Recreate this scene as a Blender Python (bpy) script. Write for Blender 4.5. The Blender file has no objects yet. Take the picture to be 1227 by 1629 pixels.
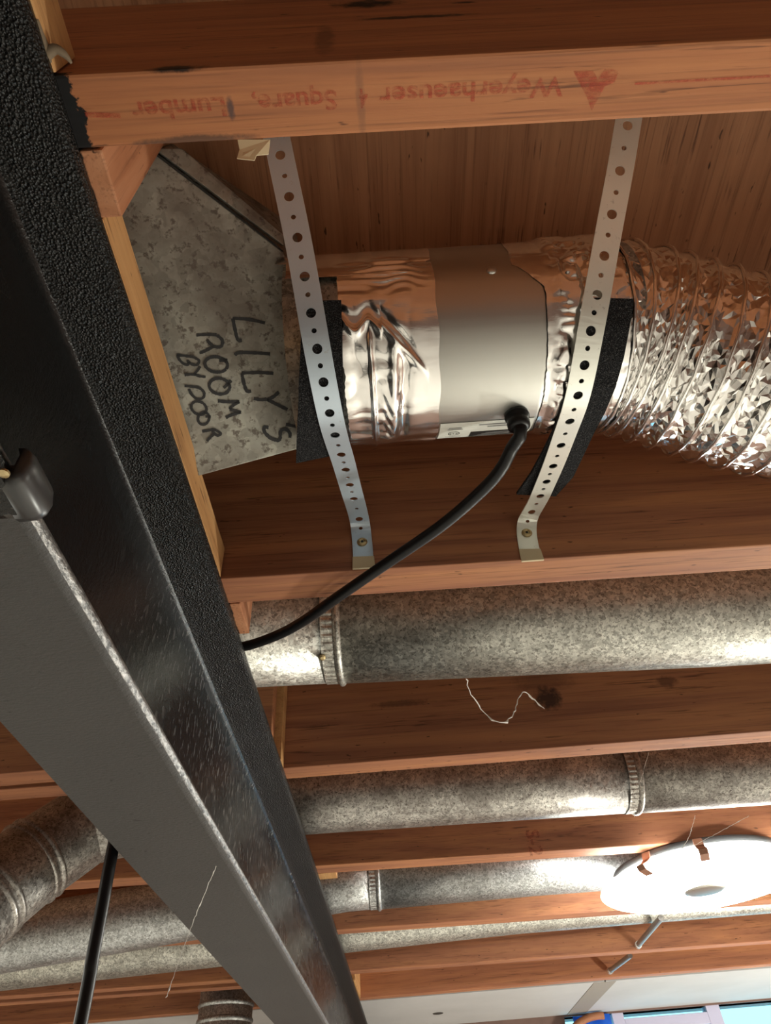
import bpy, bmesh, math, random
import numpy as np
from mathutils import Vector, Matrix
random.seed(4)
C = bpy.context.scene.collection
sc = bpy.context.scene

# ------------------------------------------------------------------ camera
H = 2.1636                         # height of the joist bottoms above the floor
CAM = np.array([0.0, 0.0, 1.75])
FPX = 1058.1; PW, PH = 1227.0, 1629.0
PITCH, YAW, ROLL = 0.7925, 0.0236, -0.0860
fwd = np.array([math.sin(YAW)*math.cos(PITCH), math.cos(YAW)*math.cos(PITCH), math.sin(PITCH)])
r0 = np.array([math.cos(YAW), -math.sin(YAW), 0.0]); u0 = np.cross(r0, fwd)
RT = math.cos(ROLL)*r0 + math.sin(ROLL)*u0
UP = -math.sin(ROLL)*r0 + math.cos(ROLL)*u0
cam = bpy.data.cameras.new('camera'); cam_o = bpy.data.objects.new('camera', cam); C.objects.link(cam_o)
cam.sensor_fit = 'VERTICAL'; cam.sensor_height = 24.0
cam.lens = FPX/PH*24.0
cam.clip_start = 0.01; cam.clip_end = 100
M = Matrix(((RT[0], UP[0], -fwd[0], CAM[0]), (RT[1], UP[1], -fwd[1], CAM[1]), (RT[2], UP[2], -fwd[2], CAM[2]), (0, 0, 0, 1)))
cam_o.matrix_world = M
sc.camera = cam_o

# ------------------------------------------------------------------ world, lights, exposure
w = bpy.data.worlds.new('sky'); sc.world = w; w.use_nodes = True
bg = w.node_tree.nodes['Background']
bg.inputs[0].default_value = (0.20, 0.56, 0.72, 1); bg.inputs[1].default_value = 1.75
sc.view_settings.view_transform = 'Standard'; sc.view_settings.look = 'None'
sc.view_settings.gamma = 1.0; sc.view_settings.use_curve_mapping = False
sc.view_settings.exposure = 0.98
LAMP_STRENGTH = 38.0
def area_light(name, loc, size, power, col, rot=(0, 0, 0)):
    l = bpy.data.lights.new(name, 'AREA'); l.shape = 'DISK'; l.size = size; l.energy = power; l.color = col
    o = bpy.data.objects.new(name, l); C.objects.link(o); o.location = loc; o.rotation_euler = rot
    return o
# unseen fill lights at ceiling level, added to raise the bounce light
area_light('fill_light', (2.3, 0.9, H-0.07), 0.38, 40, (1.0, 1.0, 0.88))
area_light('fill_light_left', (-1.9, 0.2, H-0.07), 0.38, 14, (1.0, 1.0, 0.88))
area_light('fill_light_far', (-1.7, 1.38, H-0.12), 0.38, 14, (1.0, 1.0, 0.90))

# a lamp standing low in the room, to the right and beyond: it throws the cord's shadow up and left
pl = bpy.data.lights.new('standing_lamp', 'POINT'); pl.energy = 55; pl.shadow_soft_size = .10; pl.color = (1.0, 0.99, 0.87)
plo = bpy.data.objects.new('standing_lamp', pl); C.objects.link(plo); plo.location = (1.6, 1.9, 1.15)

# ------------------------------------------------------------------ helpers
def at(px, py, axis, val):
    """point where the sight line through a photo pixel meets the plane axis=val (z relative to joist bottoms)"""
    d = fwd*FPX + RT*(px-PW/2) + UP*(PH/2-py)
    k = 'xyz'.index(axis)
    v = val + (H if k == 2 else 0)
    return CAM + d*((v-CAM[k])/d[k])
def ray(px, py):
    d = fwd*FPX + RT*(px-PW/2) + UP*(PH/2-py)
    return d/np.linalg.norm(d)
def props(o, label=None, cat=None, group=None, kind=None):
    if label: o['label'] = label
    if cat: o['category'] = cat
    if group: o['group'] = group
    if kind: o['kind'] = kind
    return o
def thing(name, loc, label, cat, group=None):
    o = bpy.data.objects.new(name, None); C.objects.link(o); o.location = loc; o.empty_display_size = .02
    return props(o, label, cat, group)
def wloc(o):
    v = Vector((0, 0, 0))
    while o: v += o.location; o = o.parent
    return v
def obj(name, verts, faces, mat, parent=None, smooth=False, origin=(0, 0, 0), bevel=0, mats=None, midx=None):
    """ONE mesh object from world-space vertices"""
    base = wloc(parent) if parent else Vector(origin)
    me = bpy.data.meshes.new(name)
    vv = np.asarray(verts, dtype=float) - np.array(base)
    me.from_pydata(vv.tolist(), [], [list(f) for f in faces])
    me.update()
    if bevel:
        bm = bmesh.new(); bm.from_mesh(me)
        es = [e for e in bm.edges if e.is_manifold and e.calc_face_angle(0) > .5]
        bmesh.ops.bevel(bm, geom=es, offset=bevel, segments=2, affect='EDGES', profile=.6)
        bm.to_mesh(me); bm.free()
    for m in (mats or [mat]): me.materials.append(m)
    if midx is not None:
        for p, i in zip(me.polygons, midx): p.material_index = i
    if smooth:
        me.polygons.foreach_set('use_smooth', [True]*len(me.polygons))
    o = bpy.data.objects.new(name, me); C.objects.link(o)
    if parent: o.parent = parent
    else: o.location = base
    return o
class MB:
    def __init__(s): s.v = []; s.f = []
    def add(s, v, f):
        n = len(s.v); s.v += [tuple(map(float, a)) for a in v]; s.f += [tuple(i+n for i in q) for q in f]; return s
    def obj(s, name, mat, parent=None, **k): return obj(name, s.v, s.f, mat, parent, **k)
def hexa(c):   # 8 corners: bottom 4 ccw, top 4 ccw
    return c, [(3, 2, 1, 0), (4, 5, 6, 7), (0, 1, 5, 4), (1, 2, 6, 5), (2, 3, 7, 6), (3, 0, 4, 7)]
def box(x0, x1, y0, y1, z0, z1):
    return hexa([(x0, y0, z0), (x1, y0, z0), (x1, y1, z0), (x0, y1, z0), (x0, y0, z1), (x1, y0, z1), (x1, y1, z1), (x0, y1, z1)])
def frames(P):
    P = np.asarray(P, float); T = np.gradient(P, axis=0); T /= np.linalg.norm(T, axis=1)[:, None]
    a = np.array([0, 0, 1.0]) if abs(T[0][2]) < .9 else np.array([1.0, 0, 0])
    N = np.cross(a, T[0]); N /= np.linalg.norm(N); out = []
    for t in T:
        N = N - t*(N@t); N /= np.linalg.norm(N); out.append((N.copy(), np.cross(t, N)))
    return P, T, out
def sweep(P, R, n=16, caps=True):
    P, T, F = frames(P); R = np.broadcast_to(np.asarray(R, float), (len(P),))
    v = []; f = []
    for p, (N, B), r in zip(P, F, R):
        for k in range(n):
            a = 2*math.pi*k/n; v.append(p + r*(math.cos(a)*N + math.sin(a)*B))
    for i in range(len(P)-1):
        for k in range(n):
            k2 = (k+1) % n; f.append((i*n+k, i*n+k2, (i+1)*n+k2, (i+1)*n+k))
    if caps:
        f.append(tuple(range(n))[::-1]); f.append(tuple((len(P)-1)*n+k for k in range(n)))
    return v, f
def lathe(c, axis, prof, n=48):
    """prof: (distance along axis, radius)"""
    axis = np.asarray(axis, float); axis /= np.linalg.norm(axis); c = np.asarray(c, float)
    a = np.array([0, 0, 1.0]) if abs(axis[2]) < .9 else np.array([1.0, 0, 0])
    N = np.cross(a, axis); N /= np.linalg.norm(N); B = np.cross(axis, N)
    v = []; f = []
    for d, r in prof:
        for k in range(n):
            t = 2*math.pi*k/n; v.append(c + axis*d + r*(math.cos(t)*N + math.sin(t)*B))
    for i in range(len(prof)-1):
        for k in range(n):
            k2 = (k+1) % n; f.append((i*n+k, i*n+k2, (i+1)*n+k2, (i+1)*n+k))
    if prof[0][1] > 1e-5: f.append(tuple(range(n))[::-1])
    if prof[-1][1] > 1e-5: f.append(tuple((len(prof)-1)*n+k for k in range(n)))
    return v, f
def spline(P, n):
    P = np.asarray(P, float); d = np.r_[0, np.cumsum(np.linalg.norm(np.diff(P, axis=0), axis=1))]
    Q = []
    for t in np.linspace(0, d[-1], n):
        i = min(max(np.searchsorted(d, t)-1, 0), len(P)-2); u = (t-d[i])/(d[i+1]-d[i])
        p0 = P[max(i-1, 0)]; p1 = P[i]; p2 = P[i+1]; p3 = P[min(i+2, len(P)-1)]
        Q.append(.5*((2*p1) + (-p0+p2)*u + (2*p0-5*p1+4*p2-p3)*u*u + (-p0+3*p1-3*p2+p3)*u**3))
    return np.array(Q)
def hash3(i, j, k, s):
    n = (i*374761393 + j*668265263 + k*2147483647 + s*974634777) & 0xffffffff
    n = ((n ^ (n >> 13))*1274126177) & 0xffffffff
    n = ((n ^ (n >> 16))*2246822519) & 0xffffffff
    return ((n ^ (n >> 15)) & 0xffff)/65535.0
def vnoise(p, s=0):
    p = np.asarray(p); i = np.floor(p).astype(np.int64); f = p-i; f = f*f*(3-2*f); out = 0
    for a in (0, 1):
        for b in (0, 1):
            for c in (0, 1):
                wgt = (f[..., 0] if a else 1-f[..., 0])*(f[..., 1] if b else 1-f[..., 1])*(f[..., 2] if c else 1-f[..., 2])
                out = out + wgt*hash3(i[..., 0]+a, i[..., 1]+b, i[..., 2]+c, s)
    return out*2-1
def facet(p, s=0):
    """crumpled-sheet relief: every voronoi cell is a small tilted facet"""
    p = np.asarray(p); i = np.floor(p).astype(np.int64)
    best = np.full(p.shape[:-1], 1e9); val = np.zeros(p.shape[:-1])
    for a in (-1, 0, 1):
        for b in (-1, 0, 1):
            for c in (-1, 0, 1):
                q = i + np.array([a, b, c])
                h = [hash3(q[..., 0], q[..., 1], q[..., 2], s+m) for m in range(7)]
                d = p - q - np.stack(h[:3], -1)
                D = (d**2).sum(-1)
                v = (h[3]-.5)*.6 + d[..., 0]*(h[4]-.5)*2 + d[..., 1]*(h[5]-.5)*2 + d[..., 2]*(h[6]-.5)*2
                m = D < best; best = np.where(m, D, best); val = np.where(m, v, val)
    return val

# ------------------------------------------------------------------ materials
class NT:
    def __init__(s, name):
        s.m = bpy.data.materials.new(name); s.m.use_nodes = True; s.t = s.m.node_tree; s.b = s.t.nodes['Principled BSDF']
        s.co = s.t.nodes.new('ShaderNodeTexCoord')
    def n(s, t, **k):
        x = s.t.nodes.new(t)
        for a, b in k.items(): setattr(x, a, b)
        return x
    def l(s, a, b): s.t.links.new(a, b)
    def val(s, sock, v):
        if hasattr(v, 'links') or hasattr(v, 'is_linked'): s.l(v, sock)
        else: sock.default_value = v
    def math(s, op, a, b=0.0, clamp=False):
        x = s.n('ShaderNodeMath', operation=op, use_clamp=clamp); s.val(x.inputs[0], a); s.val(x.inputs[1], b); return x.outputs[0]
    def mapping(s, scale=(1, 1, 1), loc=(0, 0, 0), rot=(0, 0, 0), rnd=False, src=None):
        x = s.n('ShaderNodeMapping'); x.inputs['Scale'].default_value = scale; x.inputs['Location'].default_value = loc; x.inputs['Rotation'].default_value = rot
        s.l(src or s.co.outputs['Object'], x.inputs['Vector'])
        if rnd:
            oi = s.n('ShaderNodeObjectInfo'); c = s.n('ShaderNodeVectorMath', operation='MULTIPLY_ADD')
            c.inputs[1].default_value = (37, 53, 71); s.l(oi.outputs['Random'], c.inputs[0]); s.l(x.outputs[0], c.inputs[2]); return c.outputs[0]
        return x.outputs[0]
    def noise(s, v, scale, detail=4, rough=.55, dist=0):
        x = s.n('ShaderNodeTexNoise'); s.l(v, x.inputs['Vector']); x.inputs['Scale'].default_value = scale; x.inputs['Detail'].default_value = detail
        x.inputs['Roughness'].default_value = rough; x.inputs['Distortion'].default_value = dist; return x.outputs['Fac']
    def voro(s, v, scale, out='Color', feature='F1', rnd=1):
        x = s.n('ShaderNodeTexVoronoi', feature=feature); s.l(v, x.inputs['Vector']); x.inputs['Scale'].default_value = scale; x.inputs['Randomness'].default_value = rnd; return x.outputs[out]
    def ramp(s, f, stops, interp='LINEAR'):
        x = s.n('ShaderNodeValToRGB'); x.color_ramp.interpolation = interp; s.l(f, x.inputs[0]); e = x.color_ramp.elements
        while len(e) < len(stops): e.new(.5)
        for q, (p, c) in zip(e, stops): q.position = p; q.color = c if len(c) == 4 else (*c, 1)
        return x.outputs[0]
    def mix(s, f, a, b, blend='MIX'):
        x = s.n('ShaderNodeMix', data_type='RGBA', blend_type=blend); s.val(x.inputs[0], f)
        for k, c in ((6, a), (7, b)):
            if isinstance(c, tuple): x.inputs[k].default_value = (*c, 1) if len(c) == 3 else c
            else: s.l(c, x.inputs[k])
        return x.outputs[2]
    def bump(s, h, strength=.3, dist=.001, prev=None):
        x = s.n('ShaderNodeBump'); x.inputs['Strength'].default_value = strength; x.inputs['Distance'].default_value = dist; s.l(h, x.inputs['Height'])
        if prev: s.l(prev, x.inputs['Normal'])
        return x.outputs[0]
    def out(s, color=None, rough=None, metal=None, normal=None, spec=None):
        for k, v in (('Base Color', color), ('Roughness', rough), ('Metallic', metal), ('Normal', normal), ('Specular IOR Level', spec)):
            if v is None: continue
            if isinstance(v, tuple): s.b.inputs[k].default_value = (*v, 1)
            else: s.val(s.b.inputs[k], v)
        return s.m
def plain(name, col, rough=.6, metal=0, **k):
    t = NT(name); return t.out(color=col, rough=rough, metal=metal, **k)
def sepx(t):
    x = t.n('ShaderNodeSeparateXYZ'); t.l(t.co.outputs['Object'], x.inputs[0]); return x.outputs
def wood(name, axis='X', dark=(.20, .078, .046), mid=(.36, .150, .078), light=(.52, .232, .100), paint=(), blobs=(), grey=0.0, rnd=True):
    """fir: long grain along one axis; paint = black overspray past the beam flange; blobs = knots, scorches, scuffs (x,y,z,rx,ry,rz,amount)"""
    t = NT(name)
    sc_ = {'X': (1.2, 26, 26), 'Y': (26, 1.2, 26), 'Z': (26, 26, 1.2)}[axis]
    fine = {'X': (6, 420, 420), 'Y': (420, 6, 420), 'Z': (420, 420, 6)}[axis]
    v = t.mapping(sc_, rnd=rnd)
    n1 = t.noise(v, 1.6, 5, .6, .8)
    v2 = t.mapping(fine, rnd=rnd); n2 = t.noise(v2, 1.0, 3, .6)
    big = t.noise(t.mapping((3, 9, 9), rnd=rnd), 1.5, 3)
    col = t.ramp(n1, [(.25, dark), (.48, mid), (.75, light)])
    col = t.mix(t.math('MULTIPLY', t.ramp(n2, [(.30, (1, 1, 1)), (.46, (0, 0, 0))]), .5), col, tuple(c*.55 for c in dark))
    col = t.mix(t.math('MULTIPLY', t.ramp(big, [(.40, (0, 0, 0)), (.75, (1, 1, 1))]), .35), col, tuple(c*.7 for c in mid))
    if grey: col = t.mix(grey, col, (.35, .30, .24))
    X = sepx(t)
    rag = t.noise(t.mapping((90, 90, 90)), 1.0, 4, .7)
    # small flyspecks and pitch streaks
    sp = t.noise(t.mapping({'X': (60, 200, 200), 'Y': (200, 60, 200), 'Z': (200, 200, 60)}[axis], rnd=rnd), 1.0, 2, .5)
    col = t.mix(t.math('MULTIPLY', t.ramp(sp, [(.24, (1, 1, 1)), (.29, (0, 0, 0))]), .8), col, (.03, .015, .01))
    st = t.noise(t.mapping({'X': (14, 330, 330), 'Y': (330, 14, 330), 'Z': (330, 330, 14)}[axis], rnd=rnd), 1.0, 3, .55, .3)
    msk = t.ramp(t.noise(t.mapping((5, 22, 22), rnd=rnd), 1.0, 3), [(.45, (0, 0, 0)), (.62, (1, 1, 1))])
    col = t.mix(t.math('MULTIPLY', t.math('MULTIPLY', t.ramp(st, [(.33, (1, 1, 1)), (.42, (0, 0, 0))]), msk), .75), col, (.07, .026, .016))
    for (bx, by, bz, rx, ry, rz, amt, c) in blobs:
        d = None
        for k, (b0, r_) in enumerate(((bx, rx), (by, ry), (bz, rz))):
            if r_ is None: continue
            q = t.math('POWER', t.math('ABSOLUTE', t.math('DIVIDE', t.math('SUBTRACT', X[k], b0), r_)), 2)
            d = q if d is None else t.math('ADD', d, q)
        d = t.math('ADD', d, t.math('MULTIPLY', t.math('SUBTRACT', rag, .5), 2.6))
        fac = t.math('MULTIPLY', t.math('SUBTRACT', 1.25, d, True), amt, True)
        col = t.mix(fac, col, c)
    if paint:
        x0, amp = paint
        e = t.math('SUBTRACT', t.math('ADD', x0, t.math('MULTIPLY', t.math('SUBTRACT', rag, .5), amp)), X[0])
        fac = t.math('MULTIPLY', e, 900, True)
        far = t.math('MULTIPLY', t.math('SUBTRACT', X[0], x0-.06), 900, True)
        low = t.math('MULTIPLY', t.math('SUBTRACT', H+.006, X[2]), 900, True)
        col = t.mix(t.math('MULTIPLY', t.math('MULTIPLY', fac, far), low), col, (.008, .008, .009))
    nb = t.bump(n2, .25, .0006); nb = t.bump(n1, .15, .002, nb)
    return t.out(color=col, rough=.62, normal=nb, spec=.3)
BLK = (.012, .010, .010)
def bl(x, y, z, rx, ry, rz, amt, c): return (x or 0, y or 0, z or 0, rx, ry, rz, amt, c)
HB1, HB2, HB3 = at(585, 4, 'y', .0745), at(660, 24, 'y', .0745), at(738, 1, 'y', .0745)
m_j1 = wood('fir_first_joist', mid=(.41, .158, .068), light=(.54, .230, .094), paint=(-.142, .014), blobs=[
    bl(-.088, .0745, H+.002, .017, .0022, .006, .95, BLK),
    bl(-.0625, .0935, H, .0022, .0060, .02, .8, (.06, .045, .05)),
    bl(-.085, .1085, H, .035, .0028, .01, .75, (.05, .035, .03)),
    bl(.008, .094, H, .0025, .020, .02, .4, (.14, .075, .05)),
    bl(HB1[0], .0745, HB1[2], .026, .02, .018, 1.0, (.004, .004, .004)),
    bl(HB2[0], .0745, HB2[2], .040, .02, .006, .9, (.006, .005, .005)),
    bl(HB3[0], .0745, HB3[2], .010, .02, .004, .9, (.006, .005, .005)),
    bl(-.01, .0745, H+.06, .006, .02, .05, .5, (.05, .02, .012))])
m_wood = wood('fir')
m_wood_k = wood('fir_knotty', blobs=[
    bl(.235, .89, H+.075, .020, .05, .020, .85, (.02, .012, .012)),
    bl(.235, .89, H+.105, .045, .05, .022, .35, (.03, .015, .012)),
    bl(.415, .89, H+.088, .016, .05, .010, .6, (.03, .012, .01)),
    bl(.02, .89, H+.085, .045, .05, .006, .5, (.04, .02, .015))])
m_plate = wood('pine_plate', axis='Y', dark=(.36, .17, .065), mid=(.52, .28, .115), light=(.62, .36, .16))
m_block = wood('pine_block', axis='Z', dark=(.30, .11, .055), mid=(.46, .20, .10), light=(.58, .29, .16), paint=(-.1485, .006))
m_ply = wood('plywood', axis='Y', dark=(.26, .11, .055), mid=(.41, .195, .098), light=(.54, .275, .145))

def steel_rough():
    t = NT('black_paint_rough'); v = t.mapping()
    n = t.noise(v, 1100, 2, .6); n2 = t.voro(v, 620, 'Distance'); n3 = t.noise(v, 12, 3)
    col = t.mix(n3, (.008, .008, .008), (.020, .020, .019))
    nb = t.bump(n2, 1.0, .0022); nb = t.bump(n, .8, .0008, nb)
    return t.out(color=col, rough=.30, normal=nb, spec=.35)
def steel_gloss():
    t = NT('black_paint_gloss'); v = t.mapping((1, 1, .35))
    n = t.noise(v, 230, 3, .6); n2 = t.noise(t.mapping((60, 60, 18)), 1.0, 3); drops = t.ramp(n, [(.57, (0, 0, 0)), (.63, (1, 1, 1))])
    X = sepx(t)
    where = t.math('MULTIPLY', t.math('ADD', X[1], .08), 2.2, True)
    drops = t.math('MULTIPLY', drops, where)
    fog = t.ramp(t.noise(t.mapping((2, 2, 6)), 2.0, 3), [(.4, (.22,)*3), (.65, (.34,)*3)])
    col = t.mix(t.math('MULTIPLY', drops, .5), (.005, .005, .005), (.24, .23, .22))
    nb = t.bump(n2, .2, .002); nb = t.bump(n, .5, .0010, nb); nb = t.bump(t.noise(t.mapping(), 700, 2), .5, .0006, nb)
    return t.out(color=col, rough=fog, normal=nb, spec=.30)
def steel_grey():
    t = NT('grey_dusty_paint'); v = t.mapping((1, .45, 1))
    n = t.noise(t.mapping((.45, 1, 1)), 480, 4, .65); n2 = t.noise(t.mapping(), 8, 3); sp = t.noise(t.mapping((.6, 1, 1)), 150, 2)
    col = t.mix(n2, (.040, .0395, .040), (.062, .061, .061))
    col = t.mix(t.math('MULTIPLY', t.ramp(n, [(.35, (1, 1, 1)), (.6, (0, 0, 0))]), .4), col, (.045, .042, .041))
    col = t.mix(t.ramp(sp, [(.27, (1, 1, 1)), (.31, (0, 0, 0))]), col, (.015, .014, .014))
    nb = t.bump(n, .8, .0016)
    return t.out(color=col, rough=.55, normal=nb, spec=.5)
def steel_edge():  # lighter grey mottle paints the lamp's highlight into the lower flange edge
    t = NT('edge_highlight_paint'); n = t.noise(t.mapping((1, .6, 1)), 330, 4, .7); b = t.noise(t.mapping(), 14, 3)
    col = t.mix(t.ramp(n, [(.38, (0, 0, 0)), (.62, (1, 1, 1))]), (.05, .05, .05), (.30, .29, .28))
    return t.out(color=col, rough=.34, metal=.6, normal=t.bump(n, .7, .0012))
m_steel_r, m_steel_g, m_steel_d, m_steel_e = steel_rough(), steel_gloss(), steel_grey(), steel_edge()
for m_ in (m_steel_g,):
    m_.node_tree.nodes['Principled BSDF'].inputs['Coat Weight'].default_value = .08
    m_.node_tree.nodes['Principled BSDF'].inputs['Coat Roughness'].default_value = .30
def galv(name, base=(.58, .58, .54), stain=.35, rough=.42, sc_=2.2, metal=.85, dark=(.16, .145, .125), con=.42):
    t = NT(name); v = t.mapping()
    wob = t.n('ShaderNodeVectorMath', operation='MULTIPLY_ADD'); nz = t.n('ShaderNodeTexNoise'); t.l(v, nz.inputs['Vector']); nz.inputs['Scale'].default_value = 90*sc_
    t.l(nz.outputs['Color'], wob.inputs[0]); wob.inputs[1].default_value = (.012, .012, .012); t.l(v, wob.inputs[2])
    c = t.n('ShaderNodeSeparateColor'); t.l(t.voro(wob.outputs[0], 120*sc_), c.inputs[0])
    big = t.noise(v, 16, 5, .65); spk = t.noise(v, 130*sc_, 3, .7)
    k = [x for x in base]
    col = t.mix(c.outputs[0], tuple(x*(1-con) for x in k), tuple(min(1, x*(1+con*.8)) for x in k))
    col = t.mix(t.math('MULTIPLY', t.ramp(big, [(.42, (0, 0, 0)), (.66, (1, 1, 1))]), stain), col, dark)
    col = t.mix(t.math('MULTIPLY', t.ramp(spk, [(.36, (1, 1, 1)), (.46, (0, 0, 0))]), .75*min(stain, .40)/.35), col, tuple(x*.8 for x in dark))
    rg = t.math('ADD', rough-.08, t.math('MULTIPLY', c.outputs[1], .2))
    return t.out(color=col, rough=rg, metal=metal, normal=t.bump(spk, .12, .001))
m_galv = galv('galvanized_spangle'); m_galv_d = galv('galvanized_stained', base=(.46, .445, .42), stain=.6, dark=(.13, .11, .10))
m_galv_b = galv('galvanized_old_boot', base=(.34, .335, .295), stain=.75, sc_=1.0, rough=.5, dark=(.13, .105, .088), metal=.65, con=.20)
m_galv_n = galv('galvanized_clean', base=(.55, .57, .58), stain=.3)
def brushed():
    t = NT('satin_steel'); n = t.noise(t.mapping((4, 400, 400)), 1.0, 3); b = t.noise(t.mapping(), 9, 3)
    return t.out(color=t.mix(b, (.50, .50, .47), (.58, .58, .55)), rough=t.math('ADD', .30, t.math('MULTIPLY', n, .14)), metal=1.0, normal=t.bump(n, .06, .0005))
def foil(name, rough=.16, cr=0.0, scale=130):
    t = NT(name); v = t.mapping()
    nb = None
    if cr:
        wob = t.n('ShaderNodeVectorMath', operation='MULTIPLY_ADD'); nz = t.n('ShaderNodeTexNoise'); t.l(v, nz.inputs['Vector']); nz.inputs['Scale'].default_value = 60
        t.l(nz.outputs['Color'], wob.inputs[0]); wob.inputs[1].default_value = (.01, .01, .01); t.l(v, wob.inputs[2])
        d = t.voro(wob.outputs[0], scale, 'Distance'); nb = t.bump(d, cr, .004)
        nb = t.bump(t.noise(t.mapping(), 260, 2), cr*.5, .001, nb)
    else:
        nb = t.bump(t.noise(t.mapping((1, 4, 4)), 90, 3), .12, .001)
    return t.out(color=(.90, .89, .87), rough=rough, metal=1.0, normal=nb)
m_brush = brushed(); m_tape = foil('foil_tape_metal', .20); m_flex = foil('flex_foil', .15, .06)
def strapmat(name='zinc_strap', base=(.84, .86, .80)):
    t = NT(name); n = t.noise(t.mapping((30, 400, 400)), 1.0, 3); b = t.noise(t.mapping(), 240, 3, .7)
    col = t.mix(t.math('MULTIPLY', t.ramp(b, [(.28, (1, 1, 1)), (.36, (0, 0, 0))]), .5), base, (.40, .40, .38))
    return t.out(color=col, rough=.34, metal=.55, normal=t.bump(n, .06, .0004))
m_strap = strapmat(); m_strap_b = strapmat('blue_reflection_strap', (.56, .66, .76))  # left strap's blue base paints in the reflection of something blue below
def felt():
    t = NT('black_felt'); n = t.noise(t.mapping(), 1300, 3, .8); n2 = t.noise(t.mapping(), 420, 3, .7)
    col = t.ramp(n, [(.40, (.006, .006, .007)), (.56, (.02, .02, .022)), (.66, (.14, .14, .14))])
    return t.out(color=col, rough=1.0, normal=t.bump(n2, 1.0, .002), spec=.1)
m_felt = felt()
m_cable = plain('black_pvc', (.006, .006, .007), .42, spec=.3)
m_mask = plain('masking_tape', (.62, .52, .34), .7)
m_ink = plain('marker_ink', (.006, .006, .008), .45)
m_white = plain('label_white', (.66, .67, .62), .5)
m_black = plain('label_black', (.01, .01, .01), .5)
m_green = plain('label_green', (.10, .35, .16), .5)
m_grey = plain('label_grey', (.30, .30, .30), .5)
m_screw = plain('brass_screw', (.50, .40, .22), .38, .9)
m_web = plain('cobweb', (.75, .73, .70), .9)
m_foam = plain('dried_glue', (.17, .125, .08), .8)
def stamp():
    t = NT('red_stamp'); n = t.noise(t.mapping((260, 420, 420)), 1.0, 3, .7)
    tr = t.n('ShaderNodeBsdfTransparent'); mx = t.n('ShaderNodeMixShader')
    t.out(color=(.46, .040, .020), rough=.7)
    t.l(t.math('MULTIPLY', t.ramp(n, [(.30, (0, 0, 0)), (.62, (1, 1, 1))]), .52), mx.inputs[0])
    t.l(tr.outputs[0], mx.inputs[1]); t.l(t.b.outputs[0], mx.inputs[2])
    t.l(mx.outputs[0], t.t.nodes['Material Output'].inputs['Surface']); return t.m
m_stamp = stamp()
def emis(name, col, s):
    t = NT(name); t.b.inputs['Emission Color'].default_value = (*col, 1); t.b.inputs['Emission Strength'].default_value = s
    return t.out(color=(.8, .8, .8), rough=.5)
m_lamp = emis('lamp_diffuser', (1.0, .99, .90), LAMP_STRENGTH)
m_lamp_side = emis('lamp_body_glow', (1.0, .99, .90), LAMP_STRENGTH*.60)
m_backplate = plain('lamp_backplate', (.075, .08, .085), .5, 0)
m_knob = plain('brushed_nickel', (.42, .40, .37), .35, .9)
def drywall():
    t = NT('painted_drywall'); b = t.noise(t.mapping(), 5, 4)
    return t.out(color=t.mix(b, (.38, .37, .37), (.50, .49, .49)), rough=.8, normal=t.bump(t.noise(t.mapping(), 300, 2), .1, .001))
m_dry = drywall()
m_wall = plain('wall_paint', (.66, .62, .55), .85)
def panelwood():
    t = NT('dark_wall_panelling'); n = t.noise(t.mapping((20, 20, 1)), 1, 4)
    return t.out(color=t.mix(n, (.10, .055, .045), (.19, .11, .085)), rough=.6)
m_panel = panelwood()
def floor_m():
    t = NT('floor_carpet'); n = t.noise(t.mapping(), 240, 3); b = t.noise(t.mapping(), 2.0, 3)
    return t.out(color=t.mix(b, (.56, .54, .50), (.66, .64, .60)), rough=.95, normal=t.bump(n, .5, .004))
m_floor = floor_m()
m_vinyl = plain('window_frame_paint', (.46, .44, .58), .5)
def glass():
    t = NT('window_glass'); t.b.inputs['Transmission Weight'].default_value = 1.0; t.b.inputs['IOR'].default_value = 1.02
    return t.out(color=(.95, .98, 1.0), rough=0.0)
m_glass = glass()
m_towel = plain('blue_cloth', (.03, .16, .62), .8)
m_rod = plain('dull_metal_rod', (.42, .42, .40), .4, .8)

# ------------------------------------------------------------------ the setting
XL, XR, YB, YF, ZS = -3.0, 3.2, -2.4, 3.10, .235     # room extents; ZS = joist depth
def struct(name, mb, mat, label, **k):
    o = mb.obj(name, mat, **k); o['kind'] = 'structure'; o['label'] = label; return o
struct('floor', MB().add(*box(XL, XR, YB, YF, -.05, 0)), m_floor, 'beige carpeted basement floor far below')
struct('wall_left', MB().add(*box(XL-.1, XL, YB, YF, 0, H+ZS)), m_wall, 'painted basement wall on the left')
struct('wall_right', MB().add(*box(XR, XR+.1, YB, YF, 0, H+ZS)), m_panel, 'dark panelled basement wall on the right')
struct('wall_back', MB().add(*box(XL-.1, XR+.1, YB-.1, YB, 0, H+ZS)), m_panel, 'dark panelled basement wall behind the viewer')
ceil = struct('ceiling', MB().add(*box(XL, XR, YB, YF, H+ZS+.016, H+ZS+.04)), m_ply, 'floor deck overhead, brown plywood above the joists and white drywall near the window')
xs = [XL, -1.95, -.73+.0, .49+1.22-1.22*.0, XR]
for a, b in zip((XL, -1.95, -.73, 1.72), (-1.95, -.73, 1.72, XR)):
    for c, d in ((YB, -1.2), (-1.2, 1.22), (1.22, YF)):
        obj('plywood_sheet', *box(a+.0015, b-.0015, c+.0015, d-.0015, H+ZS, H+ZS+.0155), m_ply, ceil)
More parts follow.
